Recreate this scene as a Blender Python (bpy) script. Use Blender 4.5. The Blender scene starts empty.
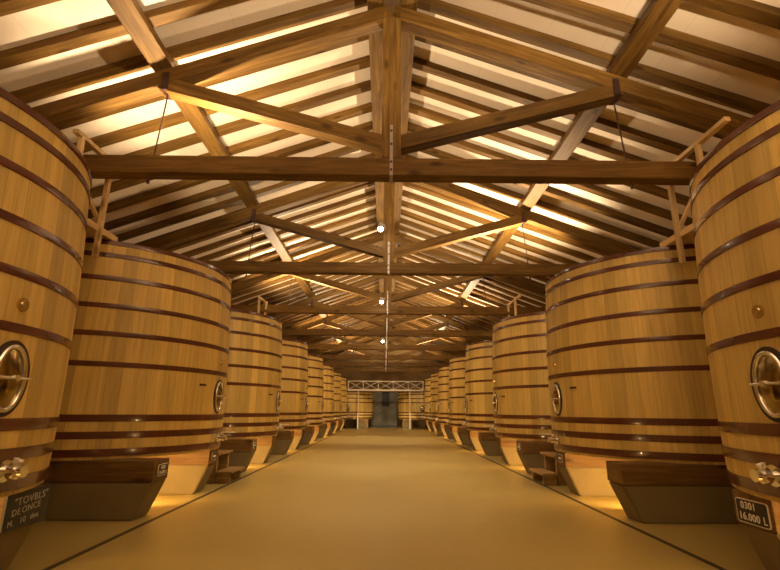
import bpy, bmesh, math, random
from mathutils import Vector, Matrix
random.seed(7)
sc = bpy.context.scene
COL = sc.collection
S = 3.8            # metres per layout unit
H = 0.2792         # eye height in layout units
PI = math.pi

def M(x, y, z):    # layout point (origin at the eye) -> metres, floor at 0
    return Vector((x * S, y * S, (z + H) * S))

# ------------------------------------------------------------------ materials
def new_mat(name):
    m = bpy.data.materials.new(name); m.use_nodes = True
    nt = m.node_tree; b = nt.nodes['Principled BSDF']
    return m, nt, b

def node(nt, typ, **kw):
    n = nt.nodes.new(typ)
    for k, v in kw.items():
        if k in n.inputs: n.inputs[k].default_value = v
        else: setattr(n, k, v)
    return n

def ramp(nt, stops):
    r = nt.nodes.new('ShaderNodeValToRGB')
    els = r.color_ramp.elements
    while len(els) < len(stops): els.new(0.5)
    for e, (p, c) in zip(els, stops): e.position = p; e.color = (*c, 1)
    return r

def mathn(nt, op, a, b=None):
    n = nt.nodes.new('ShaderNodeMath'); n.operation = op
    for i, v in enumerate((a, b)):
        if v is None: continue
        if isinstance(v, (int, float)): n.inputs[i].default_value = v
        else: nt.links.new(v, n.inputs[i])
    return n.outputs[0]

def timber(name, dark, mid, light, rough=0.62, knots=True, scale=1.0, spread=0.35):
    """sawn timber: the grain runs along each piece's own X axis"""
    m, nt, b = new_mat(name); L = nt.links.new
    tc = node(nt, 'ShaderNodeTexCoord'); oi = node(nt, 'ShaderNodeObjectInfo')
    off = node(nt, 'ShaderNodeVectorMath', operation='ADD')
    sc_ = node(nt, 'ShaderNodeVectorMath', operation='SCALE'); sc_.inputs['Scale'].default_value = 37.0
    cx = node(nt, 'ShaderNodeCombineXYZ'); L(oi.outputs['Random'], cx.inputs[0]); L(oi.outputs['Random'], cx.inputs[1])
    L(cx.outputs[0], sc_.inputs[0]); L(tc.outputs['Object'], off.inputs[0]); L(sc_.outputs[0], off.inputs[1])
    mp = node(nt, 'ShaderNodeMapping'); mp.inputs['Scale'].default_value = (0.9 * scale, 14 * scale, 14 * scale)
    L(off.outputs[0], mp.inputs[0])
    n1 = node(nt, 'ShaderNodeTexNoise', Scale=1.6, Detail=6.0, Roughness=0.62, Distortion=0.7); L(mp.outputs[0], n1.inputs['Vector'])
    mp2 = node(nt, 'ShaderNodeMapping'); mp2.inputs['Scale'].default_value = (0.7, 1.4, 1.4); L(off.outputs[0], mp2.inputs[0])
    n2 = node(nt, 'ShaderNodeTexNoise', Scale=1.3, Detail=3.0); L(mp2.outputs[0], n2.inputs['Vector'])
    r = ramp(nt, [(0.28, dark), (0.5, mid), (0.74, light)])
    mix = mathn(nt, 'ADD', mathn(nt, 'MULTIPLY', n1.outputs[0], 0.72), mathn(nt, 'MULTIPLY', n2.outputs[0], 0.28))
    L(mix, r.inputs[0])
    hsv = node(nt, 'ShaderNodeHueSaturation'); L(r.outputs[0], hsv.inputs['Color'])
    L(mathn(nt, 'ADD', mathn(nt, 'MULTIPLY', oi.outputs['Random'], spread), 1 - spread / 2), hsv.inputs['Value'])
    col = hsv.outputs[0]
    if knots:
        mp3 = node(nt, 'ShaderNodeMapping'); mp3.inputs['Scale'].default_value = (1.5, 4.0, 4.0); L(off.outputs[0], mp3.inputs[0])
        v = node(nt, 'ShaderNodeTexVoronoi', Scale=1.0); L(mp3.outputs[0], v.inputs['Vector'])
        kr = ramp(nt, [(0.06, (0.25, 0.2, 0.16)), (0.16, (1, 1, 1))]); L(v.outputs['Distance'], kr.inputs[0])
        mm = node(nt, 'ShaderNodeMix', data_type='RGBA', blend_type='MULTIPLY'); mm.inputs[0].default_value = 0.8
        L(col, mm.inputs[6]); L(kr.outputs[0], mm.inputs[7]); col = mm.outputs[2]
    L(col, b.inputs['Base Color']); b.inputs['Roughness'].default_value = rough; b.inputs['Specular IOR Level'].default_value = 0.2
    bp = node(nt, 'ShaderNodeBump', Strength=0.25, Distance=0.01); L(n1.outputs[0], bp.inputs['Height']); L(bp.outputs[0], b.inputs['Normal'])
    return m

def stave_wood():
    m, nt, b = new_mat('oak_staves'); L = nt.links.new
    tc = node(nt, 'ShaderNodeTexCoord'); oi = node(nt, 'ShaderNodeObjectInfo')
    sp = node(nt, 'ShaderNodeSeparateXYZ'); L(tc.outputs['Object'], sp.inputs[0])
    ang = mathn(nt, 'ARCTAN2', sp.outputs[1], sp.outputs[0])
    t = mathn(nt, 'MULTIPLY', mathn(nt, 'ADD', ang, PI), 66 / (2 * PI))
    idx = mathn(nt, 'FLOOR', t); fr = mathn(nt, 'FRACT', t)
    wn = node(nt, 'ShaderNodeTexWhiteNoise', noise_dimensions='2D')
    cv = node(nt, 'ShaderNodeCombineXYZ'); L(idx, cv.inputs[0]); L(mathn(nt, 'MULTIPLY', oi.outputs['Random'], 91.0), cv.inputs[1]); L(cv.outputs[0], wn.inputs['Vector'])
    gv = node(nt, 'ShaderNodeCombineXYZ')
    L(mathn(nt, 'MULTIPLY', t, 2.2), gv.inputs[0])
    L(mathn(nt, 'ADD', mathn(nt, 'MULTIPLY', sp.outputs[2], 0.55), mathn(nt, 'MULTIPLY', wn.outputs['Value'], 40.0)), gv.inputs[1])
    L(mathn(nt, 'MULTIPLY', oi.outputs['Random'], 50.0), gv.inputs[2])
    n1 = node(nt, 'ShaderNodeTexNoise', Scale=2.4, Detail=7.0, Roughness=0.65, Distortion=0.5); L(gv.outputs[0], n1.inputs['Vector'])
    r = ramp(nt, [(0.25, (0.44, 0.295, 0.072)), (0.5, (0.60, 0.425, 0.122)), (0.75, (0.71, 0.52, 0.18))])
    L(n1.outputs[0], r.inputs[0])
    hsv = node(nt, 'ShaderNodeHueSaturation'); L(r.outputs[0], hsv.inputs['Color'])
    L(mathn(nt, 'ADD', mathn(nt, 'MULTIPLY', wn.outputs['Value'], 0.42), 0.76), hsv.inputs['Value'])
    edge = mathn(nt, 'MINIMUM', fr, mathn(nt, 'SUBTRACT', 1.0, fr))
    er = ramp(nt, [(0.0, (0.72, 0.68, 0.62)), (0.03, (1, 1, 1))]); L(edge, er.inputs[0])
    mm = node(nt, 'ShaderNodeMix', data_type='RGBA', blend_type='MULTIPLY'); mm.inputs[0].default_value = 1.0
    L(hsv.outputs[0], mm.inputs[6]); L(er.outputs[0], mm.inputs[7]); L(mm.outputs[2], b.inputs['Base Color'])
    b.inputs['Roughness'].default_value = 0.5
    return m

def plain(name, col, rough=0.5, metal=0.0, noise=0.0, nscale=4.0, coat=0.0):
    m, nt, b = new_mat(name); L = nt.links.new
    b.inputs['Roughness'].default_value = rough; b.inputs['Metallic'].default_value = metal
    if noise:
        tc = node(nt, 'ShaderNodeTexCoord')
        n = node(nt, 'ShaderNodeTexNoise', Scale=nscale, Detail=5.0, Roughness=0.6); L(tc.outputs['Object'], n.inputs['Vector'])
        r = ramp(nt, [(0.3, tuple(c * (1 - noise) for c in col)), (0.7, tuple(min(1, c * (1 + noise)) for c in col))])
        L(n.outputs[0], r.inputs[0]); L(r.outputs[0], b.inputs['Base Color'])
    else: b.inputs['Base Color'].default_value = (*col, 1)
    b.inputs['Coat Weight'].default_value = coat
    return m

def glow(name, col, strength):
    m, nt, b = new_mat(name)
    b.inputs['Base Color'].default_value = (*col, 1); b.inputs['Emission Color'].default_value = (*col, 1)
    b.inputs['Emission Strength'].default_value = strength
    return m

MT = {
 'beam': timber('roof_timber', (0.048, 0.021, 0.0035), (0.115, 0.058, 0.011), (0.23, 0.128, 0.030)),
 'rafter': timber('rafter_timber', (0.055, 0.024, 0.004), (0.12, 0.060, 0.011), (0.22, 0.118, 0.026)),
 'fresh': timber('pale_timber', (0.46, 0.31, 0.14), (0.60, 0.43, 0.22), (0.72, 0.55, 0.30)),
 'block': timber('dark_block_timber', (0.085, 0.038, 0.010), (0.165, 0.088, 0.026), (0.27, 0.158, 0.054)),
 'step': timber('step_timber', (0.18, 0.10, 0.035), (0.31, 0.19, 0.075), (0.44, 0.29, 0.13)),
 'stave': stave_wood(),
 'hoop': plain('hoop_paint', (0.105, 0.032, 0.016), 0.21, 0.0, 0.15, 3.0, 0.3),
 'iron': plain('dark_iron', (0.05, 0.02, 0.014), 0.5, 0.3),
 'steel': plain('bracket_steel', (0.30, 0.26, 0.24), 0.45, 0.6),
 'chrome': plain('chrome', (0.78, 0.76, 0.72), 0.13, 1.0),
 'brass': plain('brass', (0.70, 0.52, 0.22), 0.25, 1.0),
 'dark_brass': plain('dark_brass', (0.36, 0.27, 0.12), 0.16, 1.0),
 'gasket': plain('dark_gasket', (0.035, 0.016, 0.008), 0.5),
 'concrete': plain('plinth_concrete', (0.19, 0.14, 0.060), 0.8, 0.0, 0.13, 2.2),
 'plaster': plain('wall_plaster', (0.50, 0.40, 0.27), 0.9, 0.0, 0.1, 1.5),
 'boards': plain('end_wall_boards', (0.30, 0.19, 0.075), 0.8, 0.0, 0.3, 1.2),
 'stone': plain('grey_wall', (0.16, 0.16, 0.13), 0.85, 0.0, 0.3, 2.5),
 'black': plain('black_plate', (0.012, 0.011, 0.010), 0.4),
 'white': plain('white_paint', (0.80, 0.76, 0.68), 0.5),
 'chalk': plain('chalk', (0.40, 0.38, 0.29), 0.9),
 'slate': plain('slate_board', (0.035, 0.035, 0.027), 0.7, 0.0, 0.4, 9.0),
 'drain': plain('drain_grate', (0.03, 0.02, 0.012), 0.6),
 'gal': plain('galvanised_steel', (0.68, 0.60, 0.44), 0.5, 0.0),
 'lamp': glow('lamp_glass', (1.0, 0.86, 0.62), 60.0),
}

def floor_mat():
    m, nt, b = new_mat('polished_floor'); L = nt.links.new
    tc = node(nt, 'ShaderNodeTexCoord')
    n1 = node(nt, 'ShaderNodeTexNoise', Scale=0.55, Detail=5.0, Roughness=0.6); L(tc.outputs['Object'], n1.inputs['Vector'])
    n2 = node(nt, 'ShaderNodeTexNoise', Scale=9.0, Detail=4.0, Roughness=0.7); L(tc.outputs['Object'], n2.inputs['Vector'])
    mix = mathn(nt, 'ADD', mathn(nt, 'MULTIPLY', n1.outputs[0], 0.75), mathn(nt, 'MULTIPLY', n2.outputs[0], 0.25))
    r = ramp(nt, [(0.3, (0.32, 0.245, 0.080)), (0.7, (0.42, 0.325, 0.112))]); L(mix, r.inputs[0]); L(r.outputs[0], b.inputs['Base Color'])
    L(mathn(nt, 'ADD', mathn(nt, 'MULTIPLY', n1.outputs[0], 0.16), 0.30), b.inputs['Roughness'])
    b.inputs['Specular IOR Level'].default_value = 0.5
    return m

def deck_mat():
    m, nt, b = new_mat('ceiling_boards'); L = nt.links.new
    tc = node(nt, 'ShaderNodeTexCoord')
    mp = node(nt, 'ShaderNodeMapping'); mp.inputs['Scale'].default_value = (1.0, 0.25, 1.0); L(tc.outputs['Object'], mp.inputs[0])
    n1 = node(nt, 'ShaderNodeTexNoise', Scale=1.2, Detail=4.0); L(mp.outputs[0], n1.inputs['Vector'])
    r = ramp(nt, [(0.3, (0.70, 0.585, 0.45)), (0.7, (0.78, 0.665, 0.53))]); L(n1.outputs[0], r.inputs[0])
    sp = node(nt, 'ShaderNodeSeparateXYZ'); L(tc.outputs['Object'], sp.inputs[0])
    f1 = mathn(nt, 'FRACT', mathn(nt, 'MULTIPLY', sp.outputs[0], 1 / 0.62))
    s1 = ramp(nt, [(0.0, (0.6, 0.55, 0.5)), (0.012, (1, 1, 1))]); L(f1, s1.inputs[0])
    mm = node(nt, 'ShaderNodeMix', data_type='RGBA', blend_type='MULTIPLY'); mm.inputs[0].default_value = 0.6
    L(r.outputs[0], mm.inputs[6]); L(s1.outputs[0], mm.inputs[7]); L(mm.outputs[2], b.inputs['Base Color'])
    b.inputs['Roughness'].default_value = 0.85
    return m
MT['floor'] = floor_mat(); MT['deck'] = deck_mat()

# ------------------------------------------------------------------ mesh helpers
def link(name, bm, mat, parent=None, smooth=False, mtx=None):
    me = bpy.data.meshes.new(name); bm.normal_update(); bm.to_mesh(me); bm.free()
    if smooth:
        for p in me.polygons: p.use_smooth = True
        me.set_sharp_from_angle(angle=math.radians(38))
    me.materials.append(MT[mat] if isinstance(mat, str) else mat)
    o = bpy.data.objects.new(name, me); COL.objects.link(o)
    if parent is not None: o.parent = parent
    if mtx is not None: o.matrix_local = mtx
    return o

def bm_box(bm, lo, hi, bevel=0.0, rot=None):
    r = bmesh.ops.create_cube(bm, size=1.0); vs = r['verts']
    lo, hi = Vector(lo), Vector(hi); c = (lo + hi) / 2; d = hi - lo
    for v in vs: v.co = Vector((v.co.x * d.x, v.co.y * d.y, v.co.z * d.z)) + c
    if bevel:
        es = list({e for v in vs for e in v.link_edges})
        bmesh.ops.bevel(bm, geom=es, offset=bevel, segments=2, affect='EDGES', profile=0.6)
    return bm

def box(name, lo, hi, mat, parent=None, bevel=0.004):
    """box between two points (metres, in the parent's space), origin in its middle"""
    lo, hi = Vector(lo), Vector(hi); c = (lo + hi) / 2
    bm = bmesh.new(); bm_box(bm, lo - c, hi - c, bevel)
    return link(name, bm, mat, parent, mtx=Matrix.Translation(c))

def beam(name, p0, p1, w, h, mat, parent=None, up=(0, 0, 1), bevel=0.008, off=(0, 0)):
    """square timber from p0 to p1 (metres); local X runs along it, w across, h along 'up'"""
    p0, p1 = Vector(p0), Vector(p1); X = (p1 - p0); Ln = X.length; X.normalize()
    Z = Vector(up); Z = (Z - X * Z.dot(X)).normalized(); Y = Z.cross(X)
    m = Matrix((X, Y, Z)).transposed().to_4x4(); m.translation = (p0 + p1) / 2 + Y * off[0] + Z * off[1]
    bm = bmesh.new(); bm_box(bm, (-Ln / 2, -w / 2, -h / 2), (Ln / 2, w / 2, h / 2), bevel)
    return link(name, bm, mat, parent, mtx=m)

def bm_tube(bm, p0, p1, r, seg=16, r2=None):
    p0, p1 = Vector(p0), Vector(p1); d = p1 - p0
    g = bmesh.ops.create_cone(bm, cap_ends=True, segments=seg, radius1=r, radius2=r if r2 is None else r2, depth=d.length)
    q = Vector((0, 0, 1)).rotation_difference(d.normalized()).to_matrix().to_4x4(); q.translation = (p0 + p1) / 2
    bmesh.ops.transform(bm, matrix=q, verts=g['verts'])
    return bm

def bm_lathe(bm, prof, seg=96, closed=False):
    rings = []
    for r, z in prof:
        rings.append([bm.verts.new((r * math.cos(2 * PI * i / seg), r * math.sin(2 * PI * i / seg), z)) for i in range(seg)])
    n = len(rings)
    for j in range(n if closed else n - 1):
        a, b = rings[j], rings[(j + 1) % n]
        for i in range(seg): bm.faces.new((a[i], a[(i + 1) % seg], b[(i + 1) % seg], b[i]))
    bmesh.ops.recalc_face_normals(bm, faces=bm.faces[:])
    return bm

def empty(name, loc, label=None, cat=None, group=None, rz=0.0):
    o = bpy.data.objects.new(name, None); COL.objects.link(o)
    o.empty_display_size = 0.2; o.location = loc; o.rotation_euler = (0, 0, rz)
    tag(o, label, cat, group); return o

def tag(o, label=None, cat=None, group=None, kind=None):
    if label: o['label'] = label
    if cat: o['category'] = cat
    if group: o['group'] = group
    if kind: o['kind'] = kind
    return o

KIDS = {}
def kids(o):
    return [c for c in COL.objects if c.parent == o]
def copy_tree(o, parent=None):
    c = o.copy(); COL.objects.link(c)
    if parent is not None: c.parent = parent
    for ch in kids(o): copy_tree(ch, c)
    return c

def text_mesh(name, body, size, mat, parent, mtx, space=1.0, bold=0.0):
    cu = bpy.data.curves.new(name, 'FONT'); cu.body = body; cu.size = size
    cu.align_x = 'CENTER'; cu.align_y = 'CENTER'; cu.extrude = 0.0012; cu.offset = bold; cu.space_character = space
    t = bpy.data.objects.new(name, cu); COL.objects.link(t)
    bpy.context.view_layer.update()
    me = bpy.data.meshes.new_from_object(t.evaluated_get(bpy.context.evaluated_depsgraph_get()))
    bpy.data.objects.remove(t)
    me.materials.clear(); me.materials.append(MT[mat])
    o = bpy.data.objects.new(name, me); COL.objects.link(o); o.parent = parent; o.matrix_local = mtx
    return o

# ------------------------------------------------------------------ the setting
WX, Y0, Y1 = 1.52, -1.5, 9.15
SL = 0.375                                   # roof slope
DECK_C = 1.3385
def structure(o): o['kind'] = 'structure'; return o
structure(box('floor', M(-WX - .05, Y0, -H - 0.05), M(WX + .05, Y1, -H), 'floor', bevel=0))
for s, nm in ((-1, 'left'), (1, 'right')):
    a = sorted((s * WX, s * (WX + 0.05)))
    structure(box('wall_' + nm, M(a[0], Y0, -H), M(a[1], Y1, DECK_C - SL * WX), 'plaster', bevel=0))
def gable(name, ya, yb, mat):
    bm = bmesh.new(); pts = [(-WX, -H), (WX, -H), (WX, DECK_C - SL * WX), (0, DECK_C), (-WX, DECK_C - SL * WX)]
    A = [bm.verts.new(M(x, ya, z)) for x, z in pts]; B = [bm.verts.new(M(x, yb, z)) for x, z in pts]
    bm.faces.new(A); bm.faces.new(B[::-1])
    for i in range(5): bm.faces.new((A[i], B[i], B[(i + 1) % 5], A[(i + 1) % 5]))
    bmesh.ops.recalc_face_normals(bm, faces=bm.faces[:])
    return structure(link(name, bm, mat))
gable('wall_back', Y1, Y1 + 0.05, 'boards'); gable('wall_front', Y0 - 0.05, Y0, 'plaster')
def deck(name, s):
    bm = bmesh.new()
    xs = (0, s * (WX + .05)); q = []
    for dz in (0, 0.02):
        for y in (Y0 - .05, Y1 + .05):
            for x in xs: q.append(bm.verts.new(M(x, y, DECK_C - SL * abs(x) + dz)))
    for f in ((0, 1, 3, 2), (4, 5, 7, 6), (0, 1, 5, 4), (2, 3, 7, 6), (0, 2, 6, 4), (1, 3, 7, 5)):
        bm.faces.new([q[i] for i in f])
    bmesh.ops.recalc_face_normals(bm, faces=bm.faces[:])
    return structure(link(name, bm, 'deck'))
deck('ceiling', -1); deck('ceiling', 1)
XS = 0.616
for i, s in enumerate((-1, 1)):
    o = box('trim_%d' % (i + 1), M(s * XS - 0.0065, Y0, -H - 0.001), M(s * XS + 0.0065, 7.95, -H + 0.0006), 'drain', bevel=0)
    structure(o)

# ------------------------------------------------------------------ roof trusses
YT, ST = 1.2, 0.978
TD = 0.045                                    # timber depth along the hall
TIE = (0.645, 0.70)
ORD = ['nearest', 'second', 'third', 'fourth', 'fifth', 'sixth', 'seventh', 'eighth', 'ninth']
NTR = 8
def make_truss():
    base = M(0, YT + TD / 2, TIE[0])
    r = empty('roof_truss', base)
    P = lambda x, z, y=0.0: Vector((x * S, y * S, (z - TIE[0]) * S))
    w = TD * S
    zc = (TIE[0] + TIE[1]) / 2
    beam('tie_beam', P(-1.515, zc), P(1.515, zc), w, (TIE[1] - TIE[0]) * S, 'beam', r, bevel=0.012)
    beam('king_post', P(0, TIE[1]), P(0, 1.215), w, 0.056 * S, 'beam', r, up=(1, 0, 0), bevel=0.012)
    hv = 0.053; hp = hv * math.cos(math.atan(SL)) * S
    for s in (-1, 1):
        z = lambda x: 1.246 - SL * abs(x) - hv / 2
        beam('principal_rafter', P(s * 0.004, z(0.004)), P(s * 1.515, z(1.515)), w, hp, 'beam', r, bevel=0.01)
        st = beam('strut', P(s * 0.022, 0.752), P(s * 0.690, 0.944), w * 0.96, 0.043 * S, 'beam', r, bevel=0.008)
        # iron hanger from the strut head down through the tie beam
        bm = bmesh.new(); bm_tube(bm, P(s * 0.672, 0.95), P(s * 0.694, 0.627), 0.0085, 10)
        bm_tube(bm, P(s * 0.6944, 0.622), P(s * 0.6935, 0.636), 0.017, 6)
        link('hanger_rod', bm, 'iron', r)
        bm = bmesh.new()
        bm_box(bm, P(s * 0.676 - 0.010, 0.918, -TD / 2 - 0.003), P(s * 0.676 + 0.010, 0.975, -TD / 2 + 0.001), 0.002)
        bm_box(bm, P(s * 0.676 - 0.010, 0.918, TD / 2 - 0.001), P(s * 0.676 + 0.010, 0.975, TD / 2 + 0.003), 0.002)
        bm_box(bm, P(s * 0.676 - 0.010, 0.917, -TD / 2 - 0.003), P(s * 0.676 + 0.010, 0.923, TD / 2 + 0.003), 0.002)
        link('iron_strap', bm, 'iron', r)
    # steel strap holding tie beam to king post, with bolts
    bm = bmesh.new()
    bm_box(bm, P(-0.0045, 0.646, -TD / 2 - 0.0035), P(0.0045, 0.805, -TD / 2), 0.001)
    bm_box(bm, P(-0.0045, 0.6425, -TD / 2 - 0.0035), P(0.0045, 0.6455, TD / 2 + 0.0035), 0.001)
    st = link('strap', bm, 'steel', r)
    for zb in (0.66, 0.685, 0.742, 0.785):
        bm = bmesh.new(); bm_tube(bm, P(0, zb, -TD / 2 - 0.006), P(0, zb, -TD / 2 - 0.003), 0.014, 6)
        b = link('bolt', bm, 'iron', st)
    return r
t0 = make_truss()
for k in range(NTR):
    t = t0 if k == 0 else copy_tree(t0)
    t.location.y = (YT + TD / 2 + k * ST) * S
    tag(t, ('nearest' if k == 0 else ORD[k]) + ' timber roof truss' + (' from the camera' if k else ' to the camera') + ', tie beam, king post and two struts', 'truss', 'roof trusses along the hall')

YE = Y1 - 0.02
PA = math.atan(SL)
def top_z(x): return 1.246 - SL * abs(x)
for s, nm in ((-1, 'left'), (1, 'right')):
    # purlin laid on the slope
    n = Vector((s * math.sin(PA), 0, math.cos(PA)))
    x0 = 0.688; h = 0.058 * S
    c = M(s * x0, 0, top_z(x0)) + n * (h / 2 + 0.002)
    p0 = Vector((c.x, 0.3 * S, c.z)); p1 = Vector((c.x, YE * S, c.z))
    o = beam('purlin', p0, p1, 0.055 * S, h, 'beam', up=n, bevel=0.01)
    tag(o, 'long timber purlin running down the %s roof slope above the strut heads' % nm, 'purlin', 'purlins')
    zr = (1.229, 1.292)
    xr = s * 0.0535
    o = beam('ridge_beam', M(xr, 0.3, sum(zr) / 2), M(xr, YE, sum(zr) / 2), 0.05 * S, (zr[1] - zr[0]) * S, 'beam', bevel=0.01)
    tag(o, 'ridge beam running the hall length just %s of the king posts' % nm, 'beam', 'ridge beams')
# common rafters
CR = 0.978 / 7; CW = 0.034
WORD = ['first', 'second', 'third', 'fourth', 'fifth', 'sixth', 'seventh']
for s, nm in ((-1, 'left'), (1, 'right')):
    proto = None
    for k in range(-3, 54):
        y = 1.215 + k * CR + random.uniform(-.004, .004)
        if proto is None:
            hv = 0.027; z = lambda x: 1.311 - SL * x + hv / 2
            proto = beam('rafter', M(s * 0.0805, 0, z(0.0805)), M(s * 1.517, 0, z(1.517)), CW * S, hv * math.cos(PA) * S, 'rafter', bevel=0.006)
            o = proto
        else:
            o = proto.copy(); COL.objects.link(o)
        o.location.y = (y + CW / 2) * S
        if k < 0: where = '%s rafter before the nearest truss' % WORD[-k - 1]
        else:
            b, j = divmod(k, 7)
            where = '%s rafter past the %s truss' % (WORD[j], ORD[b]) if b < 8 else 'rafter behind the last truss'
        tag(o, '%s, on the %s roof slope' % (where, nm), 'rafter', 'common rafters of the %s slope' % nm)

# ------------------------------------------------------------------ vats
ZB = -0.1330                                  # underside of the staves (top of the plinths)
HZ = [0.4865, 0.4464, 0.3748, 0.2909, 0.2096, 0.1228, -0.0245, -0.0697, -0.1154]
def RAD(z):
    t = (z + 0.1154) / (0.4937 + 0.1154)
    return 0.4050 + 0.0117 * t - 0.0313 * t * t

def make_vat(side, ztop=0.4937, hoops=HZ):
    """local +X faces the aisle; side -1 left row, +1 right row (mirrored fittings)"""
    r = empty('oak_vat', (0, 0, 0))
    L = lambda z: (z - ZB) * S
    zs = [ZB + (ztop - ZB) * i / 16 for i in range(17)]
    prof = [((RAD(z)) * S, L(z)) for z in zs]
    prof[0] = (prof[0][0] - 0.012, prof[0][1])
    prof += [((RAD(ztop) - 0.018) * S, L(ztop)), ((RAD(ztop) - 0.02) * S, L(ztop - 0.02)), (0.004, L(ztop - 0.02))]
    prof = [(0.004, L(ZB + 0.012)), ((RAD(ZB) - 0.02) * S, L(ZB + 0.012)), ((RAD(ZB) - 0.018) * S, L(ZB))] + prof
    bm = bmesh.new(); bm_lathe(bm, prof, 132)
    link('staves', bm, 'stave', r, smooth=True)
    for i, z in enumerate(hoops):
        hw = (0.0078 if i < len(hoops) - 3 else 0.0100)
        ra, rb = RAD(z + hw) * S, RAD(z - hw) * S
        th = 0.007
        bm = bmesh.new()
        bm_lathe(bm, [(rb - .004, L(z - hw)), (rb + th, L(z - hw) + .003), ((ra + rb) / 2 + th + .002, L(z)), (ra + th, L(z + hw) - .003), (ra - .004, L(z + hw))], 132)
        ho = link('hoop', bm, 'hoop', r, smooth=True)
    # --- manhole door, facing the aisle
    zc = 0.045 if ztop > 0.4 else 0.03
    a0 = RAD(zc) * S
    def oval(bm, rx, rz, tube, x, seg=40, ts=10):
        rings = []
        for i in range(seg):
            a = 2 * PI * i / seg; c = Vector((x, rx * math.cos(a), rz * math.sin(a)))
            nrm = Vector((0, math.cos(a) / rx, math.sin(a) / rz)).normalized()
            rings.append([bm.verts.new(c + nrm * tube * math.cos(2 * PI * j / ts) + Vector((1, 0, 0)) * tube * math.sin(2 * PI * j / ts)) for j in range(ts)])
        for i in range(seg):
            for j in range(ts):
                bm.faces.new((rings[i][j], rings[(i + 1) % seg][j], rings[(i + 1) % seg][(j + 1) % ts], rings[i][(j + 1) % ts]))
        bmesh.ops.recalc_face_normals(bm, faces=bm.faces[:])
    def dome(bm, rx, rz, x0, bulge, seg=40, n=6):
        rings = []
        for k in range(n):
            t = 1 - k / n
            rings.append([bm.verts.new((x0 + bulge * (1 - t * t), rx * t * math.cos(2 * PI * i / seg), rz * t * math.sin(2 * PI * i / seg))) for i in range(seg)])
        c = bm.verts.new((x0 + bulge, 0, 0))
        for k in range(n - 1):
            for i in range(seg): bm.faces.new((rings[k][i], rings[k][(i + 1) % seg], rings[k + 1][(i + 1) % seg], rings[k + 1][i]))
        for i in range(seg): bm.faces.new((rings[-1][i], rings[-1][(i + 1) % seg], c))
        back = bm.verts.new((x0 - 0.02, 0, 0))
        for i in range(seg): bm.faces.new((rings[0][(i + 1) % seg], rings[0][i], back))
        bmesh.ops.recalc_face_normals(bm, faces=bm.faces[:])
    RX, RZ = 0.108, 0.183
    turn = Matrix.Rotation(math.radians(1.5 * side), 4, 'Z')      # fittings sit a little towards the front
    cm = turn @ Matrix.Translation((a0 - 0.012, 0, L(zc)))
    bm = bmesh.new(); g = bmesh.ops.create_cone(bm, cap_ends=True, segments=48, radius1=1.0, radius2=0.97, depth=0.05)
    bmesh.ops.transform(bm, matrix=Matrix.Translation((-0.007, 0, 0)) @ Matrix.Diagonal((1, RX + 0.048, RZ + 0.045, 1)) @ Matrix.Rotation(PI / 2, 4, 'Y'), verts=g['verts'])
    fr = link('manhole', bm, 'gasket', r, smooth=True, mtx=cm)
    bm = bmesh.new(); oval(bm, RX, RZ, 0.016, 0.020); link('chrome_ring', bm, 'chrome', fr, smooth=True)
    bm = bmesh.new(); dome(bm, RX - 0.008, RZ - 0.008, 0.0185, 0.030); link('door_plate', bm, 'dark_brass', fr, smooth=True)
    bm = bmesh.new(); bm_tube(bm, (0.056, -RX * 0.96, 0), (0.056, RX * 0.96, 0), 0.009, 12)
    bm_tube(bm, (0.03, 0, 0), (0.075, 0, 0), 0.024, 16, 0.018)
    for yy in (-RX * 0.96, RX * 0.96): bm_tube(bm, (0.01, yy, 0), (0.062, yy, 0), 0.010, 10)
    link('handle_bar', bm, 'chrome', fr, smooth=True)
    # --- brass medallion above the door
    zm = 0.161
    if ztop > 0.4:
        bm = bmesh.new(); bm_tube(bm, (-0.01, 0, 0), (0.012, 0, 0), 0.046, 28, 0.042); bm_tube(bm, (0.0, 0, 0), (0.02, 0, 0), 0.028, 24, 0.02)
        link('medallion', bm, 'brass', r, smooth=True, mtx=turn @ Matrix.Translation((RAD(zm) * S - 0.002, 0, L(zm))))
        # --- sampling tap
        th = math.radians(18.8 * side)
        bm = bmesh.new(); bm_tube(bm, (-0.01, 0, 0), (0.05, 0, 0), 0.012, 10); bm_box(bm, (0.035, -0.05, -0.012), (0.055, 0.05, 0.012), 0.003)
        link('sampling_tap', bm, 'iron', r, mtx=Matrix.Rotation(th, 4, 'Z') @ Matrix.Translation((RAD(0.078) * S, 0, L(0.078))))
    # --- drain valve with lever
    zv = -0.093; th = math.radians(-side * 2.5)
    bm = bmesh.new()
    bm_tube(bm, (-0.015, 0, 0), (0.015, 0, 0), 0.062, 24); bm_tube(bm, (0, 0, 0), (0.11, 0, 0), 0.03, 18)
    bm_tube(bm, (0.045, 0, 0), (0.085, 0, 0), 0.045, 18); bm_tube(bm, (0.105, 0, 0), (0.125, 0, 0), 0.036, 20)
    va = link('valve', bm, 'chrome', r, smooth=True, mtx=Matrix.Rotation(th, 4, 'Z') @ Matrix.Translation((RAD(zv) * S, 0, L(zv))))
    bm = bmesh.new(); bm_tube(bm, (0.065, 0, 0.03), (0.065, 0, 0.07), 0.012, 10)
    bm_box(bm, (0.05, -0.011, 0.062), (0.24, 0.011, 0.074), 0.003)
    link('lever', bm, 'white', va)
    return r

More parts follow.
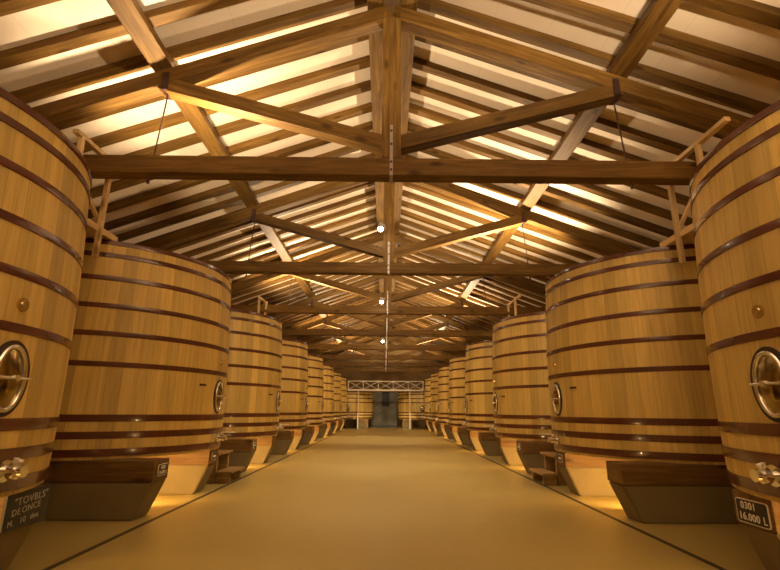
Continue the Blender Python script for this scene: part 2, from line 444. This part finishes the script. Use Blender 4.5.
YV, SV = 0.753, 0.9479
vats = {}
for s, nm in ((-1, 'left'), (1, 'right')):
    p = make_vat(s)
    for n in range(8):
        v = p if n == 0 else copy_tree(p)
        v.location = M(s * 1.0, YV + n * SV, ZB); v.rotation_euler = (0, 0, 0 if s < 0 else PI)
        which = {0: 'nearest', 7: 'farthest'}.get(n, ORD[n])
        tag(v, '%s oak vat of the %s row, red-brown hoops, on two plinths' % (which, nm), 'vat', 'oak vats along the %s side' % nm)
        vats[(s, n)] = v
for s in (-1, 1):
    va = [c for c in kids(vats[(s, 0)]) if c.name.startswith('valve')][0]
    lv = [c for c in kids(va) if c.name.startswith('lever')][0]
    pv = Matrix.Translation((0.065, 0, 0.03))
    lv.matrix_local = pv @ Matrix.Rotation(math.radians(48 * s), 4, 'Z') @ pv.inverted()
pe = make_vat(-1, 0.315, [0.308, 0.265, 0.20, 0.135, -0.0245, -0.0697, -0.1154])
XEV, YEV = 0.62, 8.36
for s, nm in ((-1, 'left'), (1, 'right')):
    v = pe if s < 0 else copy_tree(pe)
    v.location = M(s * XEV, YEV, ZB); v.rotation_euler = (0, 0, -PI / 2)
    tag(v, 'low oak vat across the far end, just %s of the grey doorway' % nm, 'vat', 'oak vats at the far end')

# ------------------------------------------------------------------ plinths
def make_plinth(s, wy=0.088):
    """runs along X; local origin on the floor below the aisle end of the timber block; local +X away from the aisle for right row"""
    r = empty('plinth', (0, 0, 0))
    D = wy * S / 2
    zf, zt, zb = 0.0, (H - 0.186) * S, (H + ZB) * S
    Lm = 0.75 * S
    bm = bmesh.new()
    prof = [(0.0415 * S, zf), (0.0, zt), (Lm, zt), (Lm - 0.0415 * S, zf)]
    A = [bm.verts.new((s * x, -D, z)) for x, z in prof]; B = [bm.verts.new((s * x, D, z)) for x, z in prof]
    bm.faces.new(A); bm.faces.new(B[::-1])
    for i in range(4): bm.faces.new((A[i], B[i], B[(i + 1) % 4], A[(i + 1) % 4]))
    bmesh.ops.recalc_face_normals(bm, faces=bm.faces[:])
    bmesh.ops.bevel(bm, geom=bm.edges[:], offset=0.012, segments=2, affect='EDGES')
    link('concrete_base', bm, 'concrete', r)
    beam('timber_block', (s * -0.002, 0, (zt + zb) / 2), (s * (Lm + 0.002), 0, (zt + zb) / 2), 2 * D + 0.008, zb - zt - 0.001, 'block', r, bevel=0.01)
    return r
NEARY, FARY = 1.375 - SV, 1.782 - SV
plinths = {}
for s, nm in ((-1, 'left'), (1, 'right')):
    p = make_plinth(s); first = True
    for n in range(8):
        which = {0: 'nearest', 7: 'farthest'}.get(n, ORD[n])
        for j, yy in enumerate((NEARY, FARY)):
            o = p if first else copy_tree(p)
            first = False
            o.location = M(s * 0.622, yy + n * SV + (0.036 if n == 0 and j == 1 else 0), -H)
            tag(o, '%s plinth under the %s vat of the %s row, timber on sloped concrete' % (('front', 'rear')[j], which, nm), 'plinth', 'plinths under the %s row' % nm)
            plinths[(s, n, j)] = o
pe = None
for s, nm in ((-1, 'left'), (1, 'right')):
    for j, xx in enumerate((0.36, 0.80)):
        if pe is None: pe = make_plinth(1, 0.155); o = pe
        else: o = copy_tree(pe)
        o.location = M(s * xx, 7.985, -H); o.rotation_euler = (0, 0, PI / 2)
        tag(o, '%s plinth under the far-end vat %s of the grey doorway' % (('inner', 'outer')[j], nm), 'plinth', 'plinths at the far end')

# plates on the timber blocks (children of their plinth)
def frame_mtx(s, x, y, z):
    """text frame on the aisle face: left row faces +X, right row faces -X"""
    X = Vector((0, 1, 0)) if s < 0 else Vector((0, -1, 0)); Z = Vector((1, 0, 0)) if s < 0 else Vector((-1, 0, 0))
    m = Matrix((X, Vector((0, 0, 1)), Z)).transposed().to_4x4(); m.translation = (x, y, z); return m
def rrect(bm, w, h, r, z0, z1, seg=5):
    pts = []
    for cx, cy, a0 in ((w / 2 - r, h / 2 - r, 0), (-w / 2 + r, h / 2 - r, 90), (-w / 2 + r, -h / 2 + r, 180), (w / 2 - r, -h / 2 + r, 270)):
        for k in range(seg + 1):
            a = math.radians(a0 + 90 * k / seg); pts.append((cx + r * math.cos(a), cy + r * math.sin(a)))
    A = [bm.verts.new((x, y, z0)) for x, y in pts]; B = [bm.verts.new((x, y, z1)) for x, y in pts]
    bm.faces.new(A[::-1]); bm.faces.new(B); n = len(pts)
    for i in range(n): bm.faces.new((A[i], A[(i + 1) % n], B[(i + 1) % n], B[i]))
def plate(s, n, j, lines, w, h, zoff=0.0, yoff=0.0):
    p = plinths[(s, n, j)]; zc = (H - 0.1595) * S + zoff
    m = frame_mtx(s, -s * 0.004, yoff, zc)
    bm = bmesh.new(); rrect(bm, w, h, 0.02, -0.002, 0.006)
    o = link('number_plate', bm, 'white', p, mtx=m); o['label'] = 'black plate with white border'
    bm = bmesh.new(); rrect(bm, w - 0.012, h - 0.012, 0.016, 0.004, 0.0075)
    link('plate_face', bm, 'black', o)
    for (txt, size, x, y) in lines:
        text_mesh('lettering', txt, size, 'white', o, Matrix.Translation((x, y, 0.0085)), 1.08, 0.0010)
plate(1, 0, 1, [('0301', 0.062, -0.025, 0.034), ('16.000', 0.062, -0.028, -0.034), ('L', 0.062, 0.105, -0.034)], 0.278, 0.150, zoff=-0.018)
plate(-1, 1, 0, [('0202', 0.046, 0, 0.024), ('16.000', 0.046, -0.02, -0.024), ('L', 0.046, 0.075, -0.024)], 0.205, 0.115, yoff=0.02)
for s_, n_, j_ in ((-1, 1, 1), (1, 1, 1), (-1, 2, 0), (1, 2, 0)):
    plate(s_, n_, j_, [], 0.16, 0.10)
    box('pale_band', (-0.045, -0.014, 0.0072), (0.045, 0.014, 0.0085), 'white', [c for c in kids(plinths[(s_, n_, j_)]) if c.name.startswith('number_plate')][0], 0)
# chalk board on the left nearest rear plinth
p = plinths[(-1, 0, 1)]
m = frame_mtx(-1, 0.004, 0.02, (H - 0.163) * S)
bm = bmesh.new(); rrect(bm, 0.385, 0.225, 0.004, -0.001, 0.012); cb = link('chalkboard', bm, 'slate', p, mtx=m)
cb['label'] = 'dark slate board with three lines of chalk writing'
for txt, size, x, y, ra in (('"TOVBLS"', 0.064, 0.02, 0.055, 4), ('DE', 0.056, -0.10, -0.012, 5), ('ONCE', 0.056, 0.03, 0.0, 5), ('M.', 0.05, -0.13, -0.073, 5), ('10', 0.05, -0.03, -0.066, 5), ('dea', 0.05, 0.07, -0.058, 5)):
    text_mesh('chalk_writing', txt, size, 'chalk', cb, Matrix.Translation((x, y, 0.0135)) @ Matrix.Rotation(math.radians(ra), 4, 'Z'), 1.1)

# ------------------------------------------------------------------ wooden steps
def make_steps(s):
    r = empty('wooden_steps', (0, 0, 0))
    Lh = 0.170 * S; d = 0.056 * S
    for i, zt in enumerate((0.165, 0.44)):
        x0 = i * d
        zt = (0.045, 0.112)[i] * S
        xa, xb = sorted((s * (x0 - 0.012), s * (x0 + d + 0.02)))
        box('tread', (xa, -Lh / 2 - 0.02, zt - 0.032), (xb, Lh / 2 + 0.02, zt), 'fresh' if False else 'step', r, 0.006)
        for yy in (-Lh / 2 + 0.03, Lh / 2 - 0.09):
            xa, xb = sorted((s * (x0 + 0.03), s * (x0 + d)))
            box('support', (xa, yy, 0.0), (xb, yy + 0.06, zt - 0.031), 'step', r, 0.004)
    return r
for s, nm in ((-1, 'left'), (1, 'right')):
    p = make_steps(s)
    p.location = M(s * 0.612, 2.06, -H)
    tag(p, 'small two-tread wooden steps between the second and third %s vats' % nm, 'steps', 'wooden steps beside the vats')
    if s > 0:
        q = copy_tree(p); q.location = M(0.612, 2.06 + 4 * SV, -H)
        q['label'] = 'distant two-tread wooden steps between the sixth and seventh right vats'

# ------------------------------------------------------------------ gangways between the vat tops
def make_gangway(s):
    r = empty('gangway', (0, 0, 0))           # origin: on the vat rims, mid gap
    xi = 0.845
    zt = 0.495
    P = lambda x, y, z: Vector((s * (x - xi) * S, y * S, (z - zt) * S))
    beam('walk_board', P(xi + 0.06, -0.17, zt + 0.010), P(xi + 0.06, 0.15, zt + 0.010), 0.12 * S, 0.019 * S, 'fresh', r, bevel=0.004)
    beam('post', P(xi + 0.003, 0.06, zt - 0.075), P(xi - 0.012, 0.035, 0.725), 0.013 * S, 0.013 * S, 'fresh', r, up=(1, 0, 0), bevel=0.003)
    beam('post', P(xi + 0.006, -0.07, zt + 0.02), P(xi + 0.01, -0.075, 0.725), 0.013 * S, 0.013 * S, 'fresh', r, up=(1, 0, 0), bevel=0.003)
    beam('brace', P(xi + 0.01, 0.058, zt + 0.035), P(xi + 0.012, -0.062, zt + 0.13), 0.010 * S, 0.010 * S, 'fresh', r, bevel=0.003)
    beam('handrail', P(xi + 0.012, -0.19 if s > 0 else -0.10, 0.728), P(xi + 0.012, 0.09, 0.728), 0.016 * S, 0.012 * S, 'fresh', r, bevel=0.003)
    return r
GZ = 0.495
for s, nm in ((-1, 'left'), (1, 'right')):
    p = make_gangway(s)
    for i, (n, txt) in enumerate(((0, 'first and second'), (2, 'third and fourth'))):
        o = p if i == 0 else copy_tree(p)
        o.location = M(s * 0.845, YV + (n + 0.5) * SV, GZ)
        tag(o, 'pale wooden gangway with handrail between the %s %s vats' % (txt, nm), 'gangway', 'gangways between vat tops')

# ------------------------------------------------------------------ far end: portal, catwalk
zf = lambda z: (z + H) * S
po = empty('stone_portal', M(0, 8.62, -H), 'grey stone wall between the two end vats with a dark opening', 'wall panel')
bm = bmesh.new()
x0, x1, z1 = -0.24, 0.21, 0.33
for a, b in (((x0, -H), (-0.063, z1)), ((0.065, -H), (x1, z1)), ((-0.063, -H), (0.065, 0.07)), ((-0.063, 0.325), (0.065, z1))):
    bm_box(bm, (a[0] * S, -0.03 * S, zf(a[1])), (b[0] * S, 0.03 * S, zf(b[1])), 0)
link('masonry', bm, 'stone', po)
box('opening', (-0.063 * S, 0.02 * S, zf(0.07)), (0.065 * S, 0.028 * S, zf(0.325)), 'black', po, 0)
box('plinth_course', (x0 * S, -0.036 * S, 0), (x1 * S, -0.03 * S, 0.14), 'black', po, 0)
ca = empty('catwalk', M(0, 7.93, 0.325), 'steel lattice catwalk railing crossing the hall above the end vats', 'catwalk')
P = lambda x, z, y=0.0: Vector((x * S, y * S, (z - 0.325) * S))
XC = 0.62; NP = 5; pw = 2 * XC / NP
box('deck', P(-XC, 0.318, -0.02), P(XC, 0.328, 0.10), 'gal', ca, 0)
for zz in (0.335, 0.475): beam('rail', P(-XC, zz), P(XC, zz), 0.035, 0.045, 'gal', ca, bevel=0.002)
for i in range(NP + 1): beam('upright', P(-XC + i * pw, 0.33), P(-XC + i * pw, 0.478), 0.045, 0.045, 'gal', ca, up=(1, 0, 0), bevel=0.002)
for i in range(NP):
    xa, xb = -XC + i * pw, -XC + (i + 1) * pw
    beam('diagonal', P(xa, 0.338, -0.006), P(xb, 0.472, -0.006), 0.02, 0.03, 'gal', ca, bevel=0.001)
    beam('diagonal', P(xa, 0.472, 0.006), P(xb, 0.338, 0.006), 0.02, 0.03, 'gal', ca, bevel=0.001)
for x in (-0.45, 0.40):
    bm = bmesh.new(); bm_tube(bm, P(x, -H, 0.0), P(x, 0.32, 0.0), 0.035, 12); link('post', bm, 'gal', ca, smooth=True)

# ------------------------------------------------------------------ lamps and added fill lights
def lightsrc(name, typ, loc, energy, col, radius=0.05, **kw):
    l = bpy.data.lights.new(name, typ); l.energy = energy; l.color = col; l.shadow_soft_size = radius
    for k, v in kw.items(): setattr(l, k, v)
    o = bpy.data.objects.new(name, l); COL.objects.link(o); o.location = loc
    return o
WARM = (1.0, 0.755, 0.47); DEEP = (1.0, 0.60, 0.20)
def king_lamp(x, y, z, label):
    r = empty('spot_lamp', M(x, y, z), label, 'lamp', 'spot lamps on the king posts')
    bm = bmesh.new(); bm_tube(bm, (0, 0, 0.02), (0, 0, 0.12), 0.05, 20, 0.035); bm_box(bm, (-0.012, -0.02, 0.07), (0.10, 0.02, 0.095), 0.003); bm_box(bm, (0.075, -0.02, 0.07), (0.10, 0.40, 0.095), 0.003)
    link('lamp_housing', bm, 'steel', r, smooth=True)
    bm = bmesh.new(); bmesh.ops.create_uvsphere(bm, u_segments=20, v_segments=12, radius=0.048)
    link('bulb', bm, 'lamp', r, smooth=True)
    lightsrc('lamp_light', 'SPOT', M(x, y - 0.03, z - 0.04), 260, WARM, 0.05, spot_size=math.radians(88), spot_blend=0.6)
king_lamp(-0.041, 2.075, 0.832, 'round white lamp left of the second king post')
king_lamp(-0.041, 3.05, 0.703, 'small white lamp left of the third king post')
king_lamp(-0.042, 5.0, 0.72, 'distant white lamp left of the fifth king post')
# flood lamps on the tie beams, alternating from side to side, thrown up at the boards
PER = 2 * ST
for s, ya, n0, n1 in ((-1, 1.30, -1, 4), (1, 2.28, -1, 4)):
    for n in range(n0, n1):
        o = lightsrc('tie_beam_light', 'SPOT', M(s * 0.57, ya + n * PER, 0.70), (250 if n == 3 and s > 0 else 350 if n == 0 and s < 0 else 620) if n >= 0 else (440 if s < 0 else 560), WARM, 0.06, spot_size=math.radians(168), spot_blend=0.3)
        o.rotation_euler = (PI, math.radians(-s * 14), 0)
for k in range(7):
    o = lightsrc('bay_fill', 'SPOT', M(0, YT + 0.16 + k * ST, 0.82), 150, WARM, 0.08, spot_size=math.radians(120), spot_blend=0.5)  # added spots without fixtures, brightening the next truss front and the farther vats
    o.rotation_euler = (math.radians(84), 0, 0)
o = lightsrc('hall_fill', 'SPOT', M(0.15, -0.7, 0.5), 170, WARM, 0.08, spot_size=math.radians(64), spot_blend=0.5)  # added unseen spot behind the camera, brightening the front of the nearest truss
o.rotation_euler = (math.radians(104), 0, 0)
for s in (-1, 1):
    for n in range(8):
        o = lightsrc('under_vat_light', 'SPOT', M(s * 0.78, YV + n * SV - 0.235, -0.205), 85, DEEP, 0.06, spot_size=math.radians(150), spot_blend=0.7)
        o.rotation_euler = (math.radians(96), 0, 0)
for s in (-1, 1):
    o = lightsrc('far_end_fill', 'SPOT', M(s * 0.345, 7.35, -0.12), 130, WARM, 0.06, spot_size=math.radians(36), spot_blend=0.5)  # added spots with no fixture, brightening the plinths at the far end
    o.rotation_euler = (math.radians(84), 0, 0)

# ------------------------------------------------------------------ world, camera, colour
w = bpy.data.worlds.new('World'); sc.world = w; w.use_nodes = True
w.node_tree.nodes['Background'].inputs[0].default_value = (0.02, 0.014, 0.008, 1)
w.node_tree.nodes['Background'].inputs[1].default_value = 1.0

F, PCH, YAW, ROLL, CX = 468.4956, 0.2626, 0.0090, 0.0071, 0.012
cam = bpy.data.cameras.new('Camera'); co = bpy.data.objects.new('Camera', cam); COL.objects.link(co)
cam.sensor_fit = 'HORIZONTAL'; cam.sensor_width = 36.0; cam.lens = F / 780 * 36.0
cam.clip_start = 0.02; cam.clip_end = 200
cy, sy, cp, sp = math.cos(YAW), math.sin(YAW), math.cos(PCH), math.sin(PCH)
r0 = Vector((cy, -sy, 0)); fw = Vector((sy * cp, cy * cp, sp)); u0 = Vector((-sy * sp, -cy * sp, cp))
rr = r0 * math.cos(ROLL) + u0 * math.sin(ROLL); uu = u0 * math.cos(ROLL) - r0 * math.sin(ROLL)
m = Matrix((rr, uu, -fw)).transposed().to_4x4(); m.translation = M(-CX, 0, 0)
co.matrix_world = m
sc.camera = co
vs = sc.view_settings
vs.view_transform = 'Standard'; vs.look = 'None'; vs.gamma = 1.0; vs.use_curve_mapping = False; vs.exposure = 0.33
sc.cycles.use_denoising = True
sc.cycles.max_bounces = 8; sc.cycles.diffuse_bounces = 5; sc.cycles.sample_clamp_indirect = 6.0
